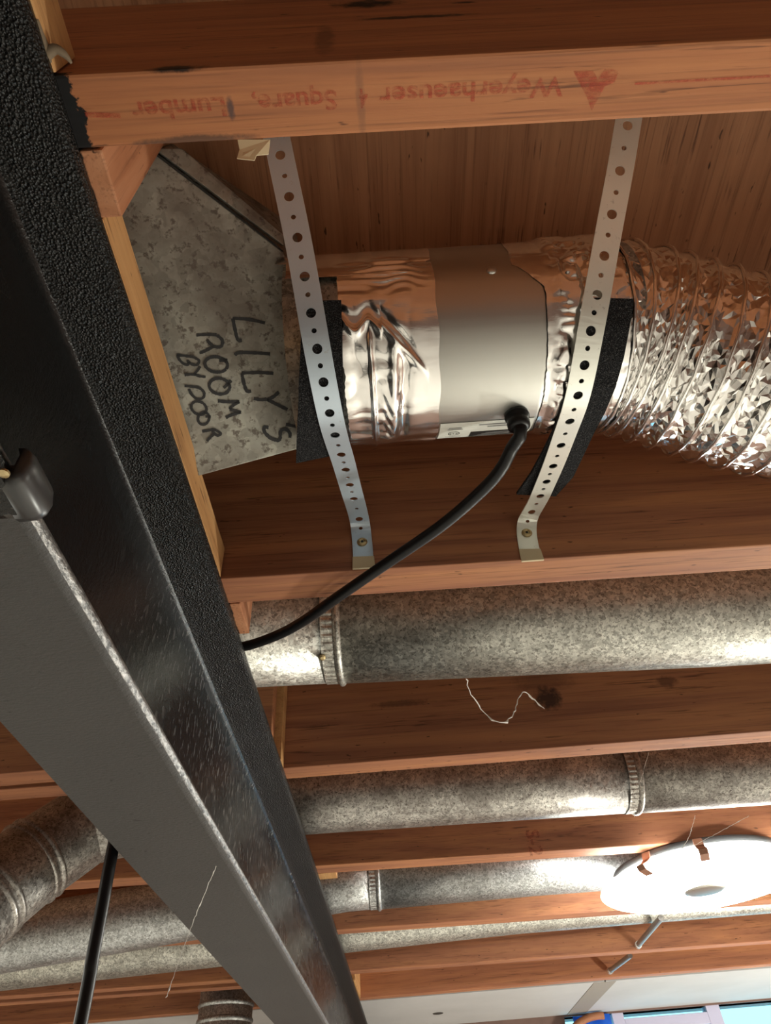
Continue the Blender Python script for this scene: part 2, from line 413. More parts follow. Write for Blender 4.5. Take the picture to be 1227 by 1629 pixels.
# white drywall strip of the ceiling before the window wall
seam_a, seam_b = at(985, 1602, 'z', 0), at(1046, 1563, 'z', 0)
xs_ = .62
for a, b in ((XL, xs_-.002), (xs_+.002, XR)):
    obj('drywall_panel', *box(a, b, 2.535, YF, H, H+.0125), m_dry, ceil)
obj('joint_tape', *box(xs_-.035, xs_+.035, 2.54, YF-.002, H-.0012, H), plain('bare_joint_tape', (.26, .23, .20), .9), ceil)
hp = at(697, 1612, 'z', 0)
obj('hole_shade_disc', *lathe((hp[0], hp[1], H-.0015), (0, 0, 1), [(0, .017), (.0015, .019)], 24), plain('hole_shade', (.03, .025, .02), .8), ceil)  # dark disc on the drywall paints the shade inside a hole
# far wall with a high window
def fy(px, py): p = at(px, py, 'y', YF); return p[0], p[2]
wx0, wx1 = .66, 2.1
p1 = fy(990, 1604); p1b = fy(1126, 1609); p2 = fy(1143, 1594); p2b = fy(1155, 1629); pL = fy(905, 1612); pLr = fy(972, 1606)
win_x0, win_x1, win_z0, win_z1 = pL[0]-.02, p2[0]+.75, H-.40, H-.006
wl = MB().add(*box(XL, win_x0, YF, YF+.12, 0, H+ZS)).add(*box(win_x1, XR, YF, YF+.12, 0, H+ZS)).add(*box(win_x0, win_x1, YF, YF+.12, 0, win_z0)).add(*box(win_x0, win_x1, YF, YF+.12, win_z1, H+ZS))
struct('wall_front', wl, m_panel, 'dark wood-panelled far wall around the window')
win = bpy.data.objects.new('window_1', None); C.objects.link(win); win.location = ((win_x0+win_x1)/2, YF+.03, win_z0); win['kind'] = 'structure'; win['label'] = 'high basement window with grey-violet frame and blown-out daylight'
fr = MB(); t_ = .022
x1, z1t = p1; x1r, z1b = p1b; x2, z2t = p2
y0, y1 = YF+.005, YF+.055
def bar(a, b, c, d, name='frame_bar'): obj(name, *box(a, b, y0, y1, c, d), m_vinyl, win, bevel=.002)
bar(win_x0, win_x1, win_z0, win_z0+.03, 'window_sill')
zt = max(z1t, z2t)
bar(win_x0, x1r, z1t, win_z1, 'head_bar'); bar(x1r, win_x1, z2t, win_z1, 'head_bar')
bar(pLr[0], x1, win_z0+.03, z1t, 'mullion'); bar(x1r, x2, win_z0+.03, z2t, 'mullion')
bar(x1, x1r, z1b-.035, z1b, 'transom'); bar(win_x1-.03, win_x1, win_z0+.03, z2t, 'frame_side')
for a, b, c, d in ((win_x0, pLr[0], win_z0+.03, z1t), (x1, x1r, z1b, z1t), (x1, x1r, win_z0+.03, z1b-.035), (x2, win_x1-.03, win_z0+.03, z2t)):
    obj('pane', *box(a, b, YF+.028, YF+.031, c, d), m_glass, win)
# arched wood trim at the left of the window
c0 = np.array([pL[0]+.10, YF-.040, H-.115]); ap = [c0 + np.array([-.14*math.cos(a), 0, .10*math.sin(a)]) for a in np.linspace(-.3, 1.7, 14)]
tr = obj('trim_1', *sweep(ap, .012, 8), wood('arch_wood', dark=(.3, .12, .05)), smooth=True); tr['kind'] = 'structure'; tr['label'] = 'curved orange wooden trim at the corner of the window'

# ------------------------------------------------------------------ black steel beam and its post
bx, hw = -.195, .0455; D = .200
prof = [(-hw, 0), (hw, 0), (hw+.0004, -.004), (hw-.001, -.009), (hw-.006, -.0105), (.012, -.0145), (.0065, -.0175), (.0035, -.024)]
lo = [(.0035, -D+.024), (.0065, -D+.0175), (.012, -D+.0145), (hw-.010, -D+.0125), (hw-.004, -D+.0112), (hw-.0005, -D+.0080), (hw, -D+.0055), (hw-.0018, -D+.0018), (hw-.0060, -D), (-hw+.004, -D), (-hw, -D+.004), (-hw+.001, -D+.009), (-.012, -D+.0145), (-.0035, -D+.024), (-.0035, -.024), (-.012, -.0145), (-hw+.001, -.009)]
P2 = prof + lo; n = len(P2)
ys = np.linspace(YB+.02, YF-.02, 60)
v = []; f = []; mi = []
for y in ys:
    for (x, z) in P2: v.append((bx+x, y, H+z))
ir = {}
for i in range(len(ys)-1):
    for k in range(n):
        k2 = (k+1) % n; f.append((i*n+k, i*n+k2, (i+1)*n+k2, (i+1)*n+k))
        if k < 6 or k >= n-2: mi.append(0)
        elif k in (6, 7, 8, 9): mi.append(1)
        elif k in (15, 16): mi.append(2)
        elif k in (10, 11): mi.append(0)
        elif k in (12, 13, 14): mi.append(3)
        else: mi.append(1)
f.append(tuple(range(n))); f.append(tuple((len(ys)-1)*n+k for k in range(n))[::-1]); mi += [0, 0]
beam = obj('steel_beam', v, f, None, mats=[m_steel_r, m_steel_g, m_steel_d, m_steel_e], midx=mi, smooth=True, origin=(bx, .4, H-D))
me = beam.data
for p in me.polygons:
    p.use_smooth = p.normal.y**2 < .5 and len(p.vertices) == 4 and (abs(p.normal.z) < .97 or abs(p.normal.x) > .12)
props(beam, 'black painted steel I-beam running diagonally under the joist ends', 'beam')
post = thing('steel_post', (bx-.01, .08, 0), 'black post top with bent tab holding up the steel beam, cut off at left edge', 'post')
obj('shaft', *lathe((bx-.01, .08, 0), (0, 0, 1), [(0, .045), (H-D-.012, .045)], 32), m_steel_g, post, smooth=False)
obj('base_plate', *box(bx-.11, bx+.09, -.02, .18, 0, .010), m_steel_g, post, bevel=.002)
zc = H-D
m_tabm = plain('post_paint', (.03, .03, .031), .32)
obj('cap_plate', *box(bx-.075, bx+.0505, -.03, .1905, zc-.010, zc-.0004), m_steel_g, post, bevel=.003)
tb = [(bx+.046, -.0100), (bx+.0535, -.0095), (bx+.0570, -.0060), (bx+.0578, .001), (bx+.0560, .0085), (bx+.0520, .0125), (bx+.0490, .0125), (bx+.0515, .007), (bx+.0515, -.001), (bx+.0465, -.001)]
vv = []; ff = []
ty = (.1690, .1705, .1730, .1900, .1925, .1940); shr = (.80, .93, 1, 1, .93, .80)
cxm = sum(a for a, b in tb)/len(tb); czm = sum(b for a, b in tb)/len(tb)
for y, k in zip(ty, shr):
    for (x, z) in tb: vv.append((cxm+(x-cxm)*k, y, zc+czm+(z-czm)*k))
nn = len(tb)
for i in range(len(ty)-1):
    for k in range(nn): ff.append((i*nn+k, i*nn+(k+1) % nn, (i+1)*nn+(k+1) % nn, (i+1)*nn+k))
ff += [tuple(range(nn))[::-1], tuple((len(ty)-1)*nn+k for k in range(nn))]
obj('bent_tab', vv, ff, m_tabm, post, smooth=True)
rb = at(4, 757, 'z', -D-.0125)
obj('set_screw', *lathe((rb[0], rb[1], zc-.0105), (0, 0, -1), [(0, .0022), (.0010, .0022), (.0014, .001)], 12), m_screw, post)

# ------------------------------------------------------------------ joists
def joist(label, y_far, slope, wid, mat, x0=-2.9, x1=3.1, depth=ZS, xref=-.15, z0=0.0):
    def yf(x): return y_far + slope*(x-xref)
    c = [(x0, yf(x0)-wid, H+z0), (x1, yf(x1)-wid, H+z0), (x1, yf(x1), H+z0), (x0, yf(x0), H+z0)]
    c += [(a, b, H+depth-.0005) for a, b, _ in c]
    o = obj('floor_joist', *hexa(c), mat, bevel=.0016)
    return props(o, label, 'joist', 'fir floor joists')
joist('nearest fir joist, faded red mill stamp on its wide-looking bottom edge', .1092, .0050, .0348, m_j1)
joist('second fir joist, both hanger straps are screwed to its dark side', .5190, .0125, .0378, m_wood)
joist('third fir joist, knotty side behind the hanging cobweb, between the two upper round ducts', .9224, -.002, .034, m_wood_k)
joist('fourth fir joist, red number stamp on its side, the ceiling lamp hangs from it', 1.3290, .040, .0425, m_wood)
joist('fifth fir joist, brightest orange, just past the ceiling lamp', 1.7500, .040, .040, m_wood)
joist('sixth fir joist, with grey metal rod end against its knotty face', 2.1580, .035, .038, m_wood)
joist('seventh fir joist, last dark one before the white drywall', 2.5220, -.01, .036, m_wood)
joist('short lapped joist left of the steel beam, beside the third joist', .8740, -.012, .036, m_wood, x1=-.16)
joist('short lapped joist left of the steel beam, beside the sixth joist', 2.2260, .045, .036, m_wood, x1=-.16, xref=-.5)
# nailer plates lying on the beam between joists, and the blocks beside joists
def plank(name, label, cat, b, mat, group=None, bevel=.0012):
    o = obj(name, *box(*b), mat, bevel=bevel); return props(o, label, cat, group)
plank('sill_plate', 'pale nailer plate on the steel beam under the old sheet-metal boot', 'plate', (-.240, -.1495, .1475, .480, H+.0005, H+.038), m_plate)
plank('sill_plate', 'pale nailer plate at top left corner, before the nearest joist', 'plate', (-.240, -.1485, -.28, .0735, H+.0005, H+.038), m_plate)
plank('wood_block', 'upright block with end grain down, behind the stamped nearest joist', 'block', (-.230, -.1375, .1105, .1470, H+.0005, H+ZS-.001), m_block)
plank('wood_block', 'upright block behind second joist where the black cord passes', 'block', (-.200, -.1390, .5210, .5720, H+.0005, H+ZS-.001), m_block)
plank('wood_block', 'thin orange block edge on near side of the third joist at the beam', 'block', (-.230, -.1490, .862, .8875, H+.0005, H+ZS-.001), m_plate)
plank('wood_block', 'small orange block end past the fourth joist at the beam edge', 'block', (-.230, -.1170, 1.331, 1.364, H+.0005, H+.09), m_plate)
plank('wood_block', 'orange block face beside the seventh joist at the beam end', 'block', (-.230, -.1450, 2.235, 2.485, H+.0005, H+ZS-.001), m_plate)
# red mill stamp on the nearest joist
def text_mesh(s, size, font=None):
    cu = bpy.data.curves.new('txt', 'FONT'); cu.body = s; cu.size = size; cu.resolution_u = 3; cu.offset = .022*size if size > .5 else 0
    o = bpy.data.objects.new('txt', cu); C.objects.link(o)
    dg = bpy.context.evaluated_depsgraph_get(); me = bpy.data.meshes.new_from_object(o.evaluated_get(dg))
    bpy.data.objects.remove(o); vs = np.array([v.co[:] for v in me.vertices]); fs = [tuple(p.vertices) for p in me.polygons]
    bpy.data.meshes.remove(me); return vs, fs
j1 = [o for o in C.objects if o.name == 'floor_joist'][0]
def stamp_text(s, x_start, x_end, ybase, height, xdir=(-1, 0, 0), ydir=(0, 1, 0), z=H-.0004, parent=j1, bold=.0):
    vs, fs = text_mesh(s, 1.0)
    w_ = vs[:, 0].max()-vs[:, 0].min(); u = (vs[:, 0]-vs[:, 0].min())/w_*abs(x_end-x_start); vv = vs[:, 1]*height/.72
    P = np.array([x_start, ybase, z]) + u[:, None]*np.array(xdir) + vv[:, None]*np.array(ydir)
    return obj('stamp_text', P, fs, m_stamp, parent)
def xz(px, py): return at(px, py, 'z', 0)
a, b = xz(896, 143), xz(603, 163)
yb = .0885
stamp_text('Weyerhaeuser', a[0], b[0], yb, .0092)
a, b = xz(585, 150), xz(572, 160); stamp_text('4', a[0], b[0], yb, .0092)
a, b = xz(536, 160), xz(402, 165); stamp_text('Square,', a[0], b[0], yb, .0092)
a, b = xz(358, 165), xz(208, 170); stamp_text('Lumber', a[0], b[0], yb, .0092)
# the mill's tree mark: a triangle with a notched broad side
tri = [xz(912, 113), xz(944, 112), xz(951, 126), xz(962, 109), xz(985, 112), xz(978, 130), xz(962, 138), xz(941, 176), xz(933, 152), xz(925, 138)]
obj('stamp_mark', [(p[0], p[1], H-.0004) for p in tri], [tuple(range(len(tri)))[::-1]], m_stamp, j1)
ln = [xz(1010, 133), xz(1225, 121)]
obj('stamp_line', [(ln[0][0], ln[0][1]-.0006, H-.0004), (ln[1][0], ln[1][1]-.0006, H-.0004), (ln[1][0], ln[1][1]+.0006, H-.0004), (ln[0][0], ln[0][1]+.0006, H-.0004)], [(0, 1, 2, 3)], m_stamp, j1)
ln = [xz(136, 182), xz(192, 184)]
obj('stamp_line', [(ln[0][0], ln[0][1]-.0012, H-.0004), (ln[1][0], ln[1][1]-.0012, H-.0004), (ln[1][0], ln[1][1]+.0012, H-.0004), (ln[0][0], ln[0][1]+.0012, H-.0004)], [(0, 1, 2, 3)], m_stamp, j1)
j4 = [o for o in C.objects if o.name.startswith('floor_joist')][3]
def jy4(x): return 1.329-.0425+.040*(x+.15)-.0008
t1, t2 = at(868, 1318, 'y', jy4(.26)), at(846, 1352, 'y', jy4(.26))
vs, fs = text_mesh('S-2', 1.0)
sl = np.array([0, 0, -1.0]); w_ = vs[:, 0].max()
P = np.array([t2[0]-.004, 0, t1[2]]) + (vs[:, 0]/w_*.046)[:, None]*sl + (vs[:, 1]*.034)[:, None]*np.array([1.0, 0, 0])
P[:, 1] = [jy4(x)-.0003 for x in P[:, 0]]
obj('stamp_text', P, fs, m_stamp, j4)

# ------------------------------------------------------------------ sheet-metal boot with the marker lettering
pn = np.array([.0064, -.0099, -.0209]); pn /= np.linalg.norm(pn); pc = np.array([-.105, .278, H+.0855])
def onboot(px, py, off=0.0):
    d = ray(px, py); p = CAM + d*(((pc+pn*off-CAM)@pn)/(d@pn)); return p
A, B_, B2, C_, D_ = onboot(240, 238), onboot(450, 400), onboot(466, 432), onboot(476, 714), onboot(318, 757)
boot = thing('duct_boot', (-.20, .27, H+.09), 'old grey sheet-metal duct boot with handwritten marker lettering', 'duct')
Ab = A + np.array([-.26, -.015, .02]); Db = D_ + np.array([-.26, .015, .012])
A1 = onboot(176, 338); Ab = A + np.array([-.26, -.01, .02])
bot = [Ab, A1, A, B_, B2, C_, D_, Db]; top = [p + np.array([0, 0, 0]) for p in bot]
top = [np.array([p[0], p[1]*.9+.03, H+.205]) for p in bot]
nb_ = len(bot)
# finely divided face so the sheet can buckle a little
fc = [tuple(range(1, nb_-1)), (0, 1, nb_-2, nb_-1), tuple(range(nb_, 2*nb_))[::-1]] + [(i, i+nb_, (i+1) % nb_+nb_, (i+1) % nb_) for i in range(nb_)]
obj('boot_body', bot+top, fc, m_galv_b, boot, bevel=.0012)
# folded seam along the upper edge
g0, g1 = onboot(246, 236, .004), onboot(452, 391, .004); h0, h1 = onboot(290, 236, .001), onboot(452, 374, .001)
sv = [g0, g1, h1, h0]; sv += [p - pn*.010 for p in sv]
obj('seam_flange', *hexa(sv), m_galv_b, boot, bevel=.0008)
gd0, gd1 = onboot(244, 241, .0006), onboot(450, 398, .0006)
gd2, gd3 = onboot(452, 402, .0006), onboot(246, 246, .0006)
obj('seam_shade_strip', [gd0, gd1, gd2, gd3], [(0, 1, 2, 3)], plain('seam_gap_shade', (.015, .013, .012), .8), boot)  # dark strip on the sheet paints the shade of the open seam
def strokes(name, lines, wpx, tr):
    mb = MB()
    for L in lines:
        L = [tr(*p) for p in L]
        P = spline(np.array([[x, y, 0] for x, y in L]), max(4, 5*len(L))) if len(L) > 2 else np.array([[*L[0], 0], [*L[1], 0]])
        V = []
        for i, p in enumerate(P):
            t = P[min(i+1, len(P)-1)]-P[max(i-1, 0)]; t /= np.linalg.norm(t)+1e-9; nx, ny = -t[1], t[0]
            wd = wpx*(.85+.3*random.random())/2
            V += [onboot(p[0]+nx*wd, p[1]+ny*wd, .0007), onboot(p[0]-nx*wd, p[1]-ny*wd, .0007)]
        mb.add(V, [(2*i, 2*i+1, 2*i+3, 2*i+2) for i in range(len(P)-1)])
    o = mb.obj(name, m_ink, boot); return o
tA = lambda x, y: (240+x*.4075, 420+y*.4075)
tB = lambda x, y: (150+x*.2762, 330+y*.2762)
def ell(cx, cy, rx, ry, a0=0, rot=0):
    r = []
    for k in range(13):
        a = a0 + k/12*2*math.pi; x, y = rx*math.cos(a), ry*math.sin(a); r.append((cx+x*math.cos(rot)-y*math.sin(rot), cy+x*math.sin(rot)+y*math.cos(rot)))
    return r
strokes('marker_lettering', [[(446, 230), (380, 216), (320, 212)], [(320, 212), (330, 260), (340, 296), (356, 298)],
    [(328, 356), (344, 346), (400, 347), (466, 351)], [(479, 427), (420, 424), (355, 426)], [(355, 426), (365, 470), (376, 496), (392, 496)],
    [(500, 500), (480, 518), (455, 530)], [(402, 526), (430, 530), (455, 530), (495, 550), (534, 568)], 
    [((x-240)/.4075, (y-420)/.4075) for x, y in ((455, 675.3), (471, 678.6))],
    [((x-240)/.4075, (y-420)/.4075) for x, y in ((427.5, 680.3), (421, 680.3), (420, 684), (423, 690), (430, 696.5), (437, 699.5), (443.5, 700.5), (446, 696), (446.5, 687), (451, 683), (457, 684), (461.5, 690), (461, 696.5))]], 5.4, tA)
strokes('marker_lettering', [[(588, 735), (650, 732), (706, 735)], [(706, 735), (738, 765), (732, 800), (700, 803), (668, 785), (650, 762)], [(690, 800), (655, 818), (618, 836), (616, 842)],
    ell(703, 905, 66, 44, .4, .15), [(720, 880), (768, 880)], ell(722, 1030, 60, 45, .3, .2), [(745, 1040), (772, 1015), (790, 996)],
    [(712, 1115), (775, 1120), (836, 1118)], [(836, 1118), (800, 1140), (780, 1162)], [(780, 1162), (815, 1172), (846, 1180)], [(846, 1180), (800, 1192), (758, 1211)]], 5.0, tB)
strokes('marker_lettering', [[(474, 850), (520, 854), (572, 862)], [(572, 862), (604, 882), (592, 906), (560, 902), (535, 880)], [(545, 888), (540, 905), (515, 900), (490, 876), (482, 852)],
    [(520, 965), (550, 962), (575, 962)], [(575, 962), (598, 935), (610, 914)], [(575, 962), (610, 972), (642, 976)],
    [(520, 1028), (565, 1032), (610, 1042), (634, 1070), (625, 1098), (590, 1102), (560, 1075), (545, 1045)],
    ell(603, 1155, 46, 36, .2, .5), ell(630, 1215, 32, 36, .3, .3), [(640, 1205), (672, 1204)],
    [(622, 1290), (660, 1284), (690, 1278)], [(690, 1278), (728, 1300), (712, 1314), (690, 1300), (682, 1284)], [(690, 1306), (668, 1325), (650, 1346)]], 4.4, tB)
for o in boot.children:
    if o.name.startswith('marker'): o['label'] = 'black handwritten marker lettering on the grey boot'

# ------------------------------------------------------------------ booster fan, foil taped collars, label, power cord
YC = lambda x: .300; ZC = H+.088
def cyl(x, th, r):
    """th degrees: 0 = straight down, + towards the viewer's side"""
    t = math.radians(th); return np.array([x, YC(x)-r*math.sin(t), ZC-r*math.cos(t)])
fan = thing('inline_duct_fan', (.097, .300, ZC-.078), 'satin steel inline booster fan with foil-taped collars hung between two straps', 'fan')
obj('housing', *lathe((.050, .300, ZC), (1, 0, 0), [(0, .0755), (.003, .0775), (.006, .0780), (.040, .0782), (.084, .0780), (.088, .0775), (.092, .0755)], 96), m_brush, fan, smooth=True)
rv = cyl(.1005, 73.5, .078); nv = rv-np.array([.1005, .300, ZC]); obj('rivet', *lathe(rv, nv, [(-.001, .0042), (.0006, .0040), (.0016, .0026), (.002, .0006)], 20), m_brush, fan, smooth=True)
def shell(x0f, x1f, th0, th1, rf, nx, nt, name, mat, parent, smooth=True):
    v = []; f = []
    ths = np.linspace(th0, th1, nt)
    X = np.array([[x0f(t)+(x1f(t)-x0f(t))*i/(nx-1) for i in range(nx)] for t in ths]); T = np.repeat(ths[:, None], nx, 1)
    R = rf(X, T); t = np.radians(T)
    V = np.stack([X, .300-R*np.sin(t), ZC-R*np.cos(t)], -1).reshape(-1, 3)
    for j in range(nt-1):
        for i in range(nx-1): f.append((j*nx+i, j*nx+i+1, (j+1)*nx+i+1, (j+1)*nx+i))
    return obj(name, V, f, mat, parent, smooth=smooth)
def jag(t, s, a): return a*float(vnoise(np.array([t*.11, s, .5]), s))+a*.5*float(vnoise(np.array([t*.5, s, .5]), s+1))
def ridge(d, w_): return np.exp(-(d/w_)**2)
def rf1(X, T):
    r = np.full(X.shape, .0785)
    u = (X+.015)/.07; th = T
    P = np.stack([X*60, T*.02, 0*X], -1)
    act = np.clip((.052-X)/.045, 0, 1)                       # creases fade out towards the housing
    band = np.clip((75-T)/25, 0, 1)*np.clip((T+60)/30, 0, 1)
    r += .0006*vnoise(np.stack([X*12, T*.12, 0*X], -1), 3)*(.3+band)
    # long crease from upper left, bending down to the right, with a fork
    yc1 = 46-5*np.sin(u*9)+0*u
    c1 = np.where(u < .42, 44+3*np.cos(u*22), 44-(u-.42)*58)
    r += .0034*ridge(th-c1, 3.2)*np.clip((.048-X)/.01, 0, 1)*np.clip((X+.02)/.01, 0, 1)
    r -= .0028*ridge(th-c1-6, 4)*np.clip((.040-X)/.01, 0, 1)
    r += .0030*ridge(X-.022-.00006*(T-10), .0045)*np.clip((40-T)/8, 0, 1)*np.clip((T+38)/10, 0, 1)
    r -= .0022*ridge(X-.0295-.00006*(T-10), .004)*np.clip((30-T)/8, 0, 1)*np.clip((T+38)/10, 0, 1)
    r += .0022*ridge(X-.0055, .0016)*np.clip((45-T)/8, 0, 1)                # collar bead under the tape
    r -= .0015*ridge(X+.004, .006)*np.clip((40-T)/8, 0, 1)*np.clip((T+30)/10, 0, 1)
    r += .0006*np.sin(T*.55+5*vnoise(np.stack([X*90, T*.05, 0*X], -1), 8))*act*np.clip((34-T)/10, 0, 1)*ridge(X-.014, .007)
    r += .0012*np.sin(T*1.1+5*vnoise(np.stack([X*60, T*.06, 0*X], -1), 9))*ridge(X-.022, .020)*ridge(T-78, 14)
    r -= .0016*ridge(T-86, 1.5)*np.clip((X+.02)/.02, 0, 1)+.0010*ridge(T-66, 2.0)*act
    r += .0014*np.abs(vnoise(np.stack([X*70, np.radians(T)*.078*70, 0*X], -1), 5))*(band*.9+.25)*np.clip((.055-X)/.03, .15, 1)
    r += .0016*vnoise(np.stack([X*80, T*.4, 0*X], -1), 12)*np.clip((-38-T)/12, 0, 1)
    return np.maximum(r, .0768)
shell(lambda t: (-.063 if t > 92 else (-.055 if t > 76 else -.0155))+jag(t, 3, .0012), lambda t: .0565+.0006*math.sin(t*.2), -75, 215, rf1, 130, 330, 'foil_tape', m_tape, fan)['label'] = 'creased shiny foil tape around the collar left of the housing'
def tape2_edge(t):
    e = .1375
    if t > 60: e = .1375-(t-60)/16*.018 if t < 76 else .1165
    return e + jag(t, 9, .0010)
def rf2(X, T):
    r = np.full(X.shape, .0792); k = np.clip((X-.140)/.012, .12, 1)
    r += k*.0042*np.abs(vnoise(np.stack([X*75, np.radians(T)*.078*75, 0*X], -1), 21)) + k*.0024*np.abs(vnoise(np.stack([X*160, np.radians(T)*.078*160, 0*X], -1), 31))
    r += .0015*vnoise(np.stack([X*40, T*.06, 0*X], -1), 14)*k
    return np.clip(np.where(X > .176, np.maximum(r-.001, .0808), r-.001), .0780, .0814)
shell(tape2_edge, lambda t: .1985, -75, 215, rf2, 90, 330, 'foil_tape', m_tape, fan)['label'] = 'crumpled foil tape around the collar right of the housing'
obj('collar', *lathe((-.058, .300, ZC), (1, 0, 0), [(0, .0745), (.12, .0745)], 64), m_galv, fan, smooth=True)
obj('collar', *lathe((.135, .300, ZC), (1, 0, 0), [(0, .0745), (.08, .0745)], 64), m_galv, fan, smooth=True)
# rating label on the underside
def patch(name, x0, x1, t0, t1, r, mat, parent, nt=8, skew=0.0):
    v = []; f = []
    for i in range(nt+1):
        t = t0+(t1-t0)*i/nt; v += [cyl(x0, t, r), cyl(x1, t, r)]
    f = [(2*i, 2*i+1, 2*i+3, 2*i+2) for i in range(nt)]
    return obj(name, v, f, mat, parent)
lab = patch('rating_label', .0580, .1345, -20, -62, .0785, m_white, fan); lab['label'] = 'white rating label with small print on the fan underside'
patch('label_block', .0845, .1235, -33.5, -46, .0788, m_black, lab)
for k, (x0, x1, t) in enumerate(((.090, .118, -23.5), (.097, .120, -26.0))): patch('label_line', x0, x1, t, t-1.0, .0788, m_grey, lab, 2)
for k, (x0, x1, t) in enumerate(((.088, .104, -42.5), (.091, .118, -40.0), (.094, .121, -37.5), (.097, .118, -35.3))): patch('label_line', x0, x1, t, t-.8, .0790, m_grey, lab, 2)
patch('label_line', .0800, .1050, -52, -54, .0788, m_green, lab, 2)
ring = []; rf_ = []
for k in range(24):
    a = 2*math.pi*k/24
    for q in (.0048, .0042): ring.append(cyl(.0705+q*1.0*math.cos(a), -34.5+math.degrees(q*math.sin(a)/.078), .0788))
rf_ = [(2*k, 2*k+1, (2*k+3) % 48, (2*k+2) % 48) for k in range(24)]
obj('label_mark', ring, rf_, m_black, lab)
vs, fs = text_mesh('ETL', .0045); vs[:, 0] -= vs[:, 0].mean(); vs[:, 1] -= vs[:, 1].mean()
obj('label_mark', [cyl(.0705-p[0], -34.5+math.degrees(-p[1]/.078)*-1.0, .0789) for p in vs], fs, m_black, lab)
for (x0, x1, t) in ((.0655, .0760, -25.5), (.0645, .0770, -27.5), (.0640, .0770, -41.5)): patch('label_line', x0, x1, t, t-.9, .0788, m_grey, lab, 2)
# strain relief and cord
gp = cyl(.1187, -16.0, .0780); gn = gp-np.array([.1187, .300, ZC]); gn /= np.linalg.norm(gn)
obj('cord_grommet', *lathe(gp, gn, [(-.001, .0098), (.003, .0100), (.004, .0088), (.007, .0086), (.0085, .0092), (.0125, .0088), (.0140, .0066)], 28), m_cable, fan, smooth=True)
cp = [gp, gp+gn*.010, gp+gn*.020]
for px, py, y in ((822, 690, .333), (815, 712, .343), (796, 748, .362), (760, 787, .388), (700, 838, .422), (620, 893, .464), (540, 948, .506), (480, 990, .548), (440, 1011, .575), (398, 1026, .598)):
    cp.append(at(px, py, 'y', y))
cp[3:5] = [cp[4]]
zb = H+.0065
cp += [np.array([-.165, .605, zb]), np.array([-.20, .612, zb]), np.array([-.232, .615, zb]), np.array([-.247, .615, zb-.012]), np.array([-.2515, .615, zb-.05]), np.array([-.2520, .6145, zb-.11])]
for px, py in ((178, 1358), (163, 1440), (147, 1525), (128, 1629)): cp.append(at(px, py, 'x', -.2515))
last = cp[-1]; cp += [last+np.array([.003, .004, -.25]), last+np.array([.012, .01, -.7])]
obj('power_cord', *sweep(spline(cp, 200), .0053, 14), m_cable, fan, smooth=True)['label'] = 'black power cord sagging to the beam and hanging down beyond it'

# ------------------------------------------------------------------ flexible foil duct
flex = thing('flexible_foil_duct', (.45, .33, H-.01), 'crinkled silver foil flexible duct with wire coil, right of the fan', 'duct')
axp = spline([(.166, .3005, ZC), (.186, .301, ZC), (.215, .3045, ZC-.001), (.245, .311, ZC-.008), (.285, .319, ZC-.023), (.335, .329, ZC-.040), (.40, .337, ZC-.052), (.50, .345, ZC-.060), (.70, .350, ZC-.058), (1.0, .345, ZC-.05)], 700)
P, T, F = frames(axp); L = np.r_[0, np.cumsum(np.linalg.norm(np.diff(P, axis=0), axis=1))]
N_ = np.array([a for a, b in F]); Bn = np.array([b for a, b in F])
pitch = .0185; na = 104; nu = 7
rng = np.random.default_rng(11)
def ax(sv):
    sv = np.clip(sv, 0, L[-1]); g_ = lambda A_: np.stack([np.interp(sv, L, A_[:, k]) for k in range(3)], -1)
    return g_(P), g_(N_), g_(Bn)
nT = int((L[-1]/pitch-1.02)*na)
tt = np.arange(nT); uu = np.arange(nu+1)
TT, UU = np.meshgrid(tt, uu, indexing='ij')
ja = rng.uniform(-.42, .42, TT.shape); ju = rng.uniform(-.34, .34, TT.shape); jr = rng.uniform(-1, 1, TT.shape)
inner = (UU > 0) & (UU < nu); ja = np.where(inner, ja, 0); ju = np.where(inner, ju, 0); jr = np.where(inner, jr, 0)
A_ = 2*math.pi*(TT+ja)/na; S_ = pitch*(A_/(2*math.pi) + (UU+ju)/nu)
big = vnoise(np.stack([np.cos(A_)*2.2, np.sin(A_)*2.2, S_*70], -1), 77)
sag = np.sin(math.pi*np.clip((UU+ju)/nu, 0, 1))
Rr = .0798 - .0034*sag + sag*(.0018*big) + .0010*jr
Pp, Nn, Bb = ax(S_)
V = (Pp + Rr[..., None]*(np.cos(A_)[..., None]*Nn + np.sin(A_)[..., None]*Bb)).reshape(-1, 3); f = []
w1 = nu+1
for i in range(nT-1):
    for k in range(nu):
        a, b, c, d = i*w1+k, i*w1+k+1, (i+1)*w1+k+1, (i+1)*w1+k
        f += [(a, b, c), (a, c, d)] if rng.random() < .5 else [(a, b, d), (b, c, d)]
obj('foil_sleeve', V, f, m_flex, flex, smooth=False)
hl = []
turns = L[-1]/pitch
for s in np.linspace(pitch*.55, L[-1]-pitch*1.2, int(turns*40)):
    i = min(np.searchsorted(L, s), len(P)-1); a = 2*math.pi*s/pitch
    hl.append(P[i] + .0812*(math.cos(a)*N_[i] + math.sin(a)*Bn[i]))
obj('wire_coil', *sweep(hl, .0014, 8), m_flex, flex, smooth=True)

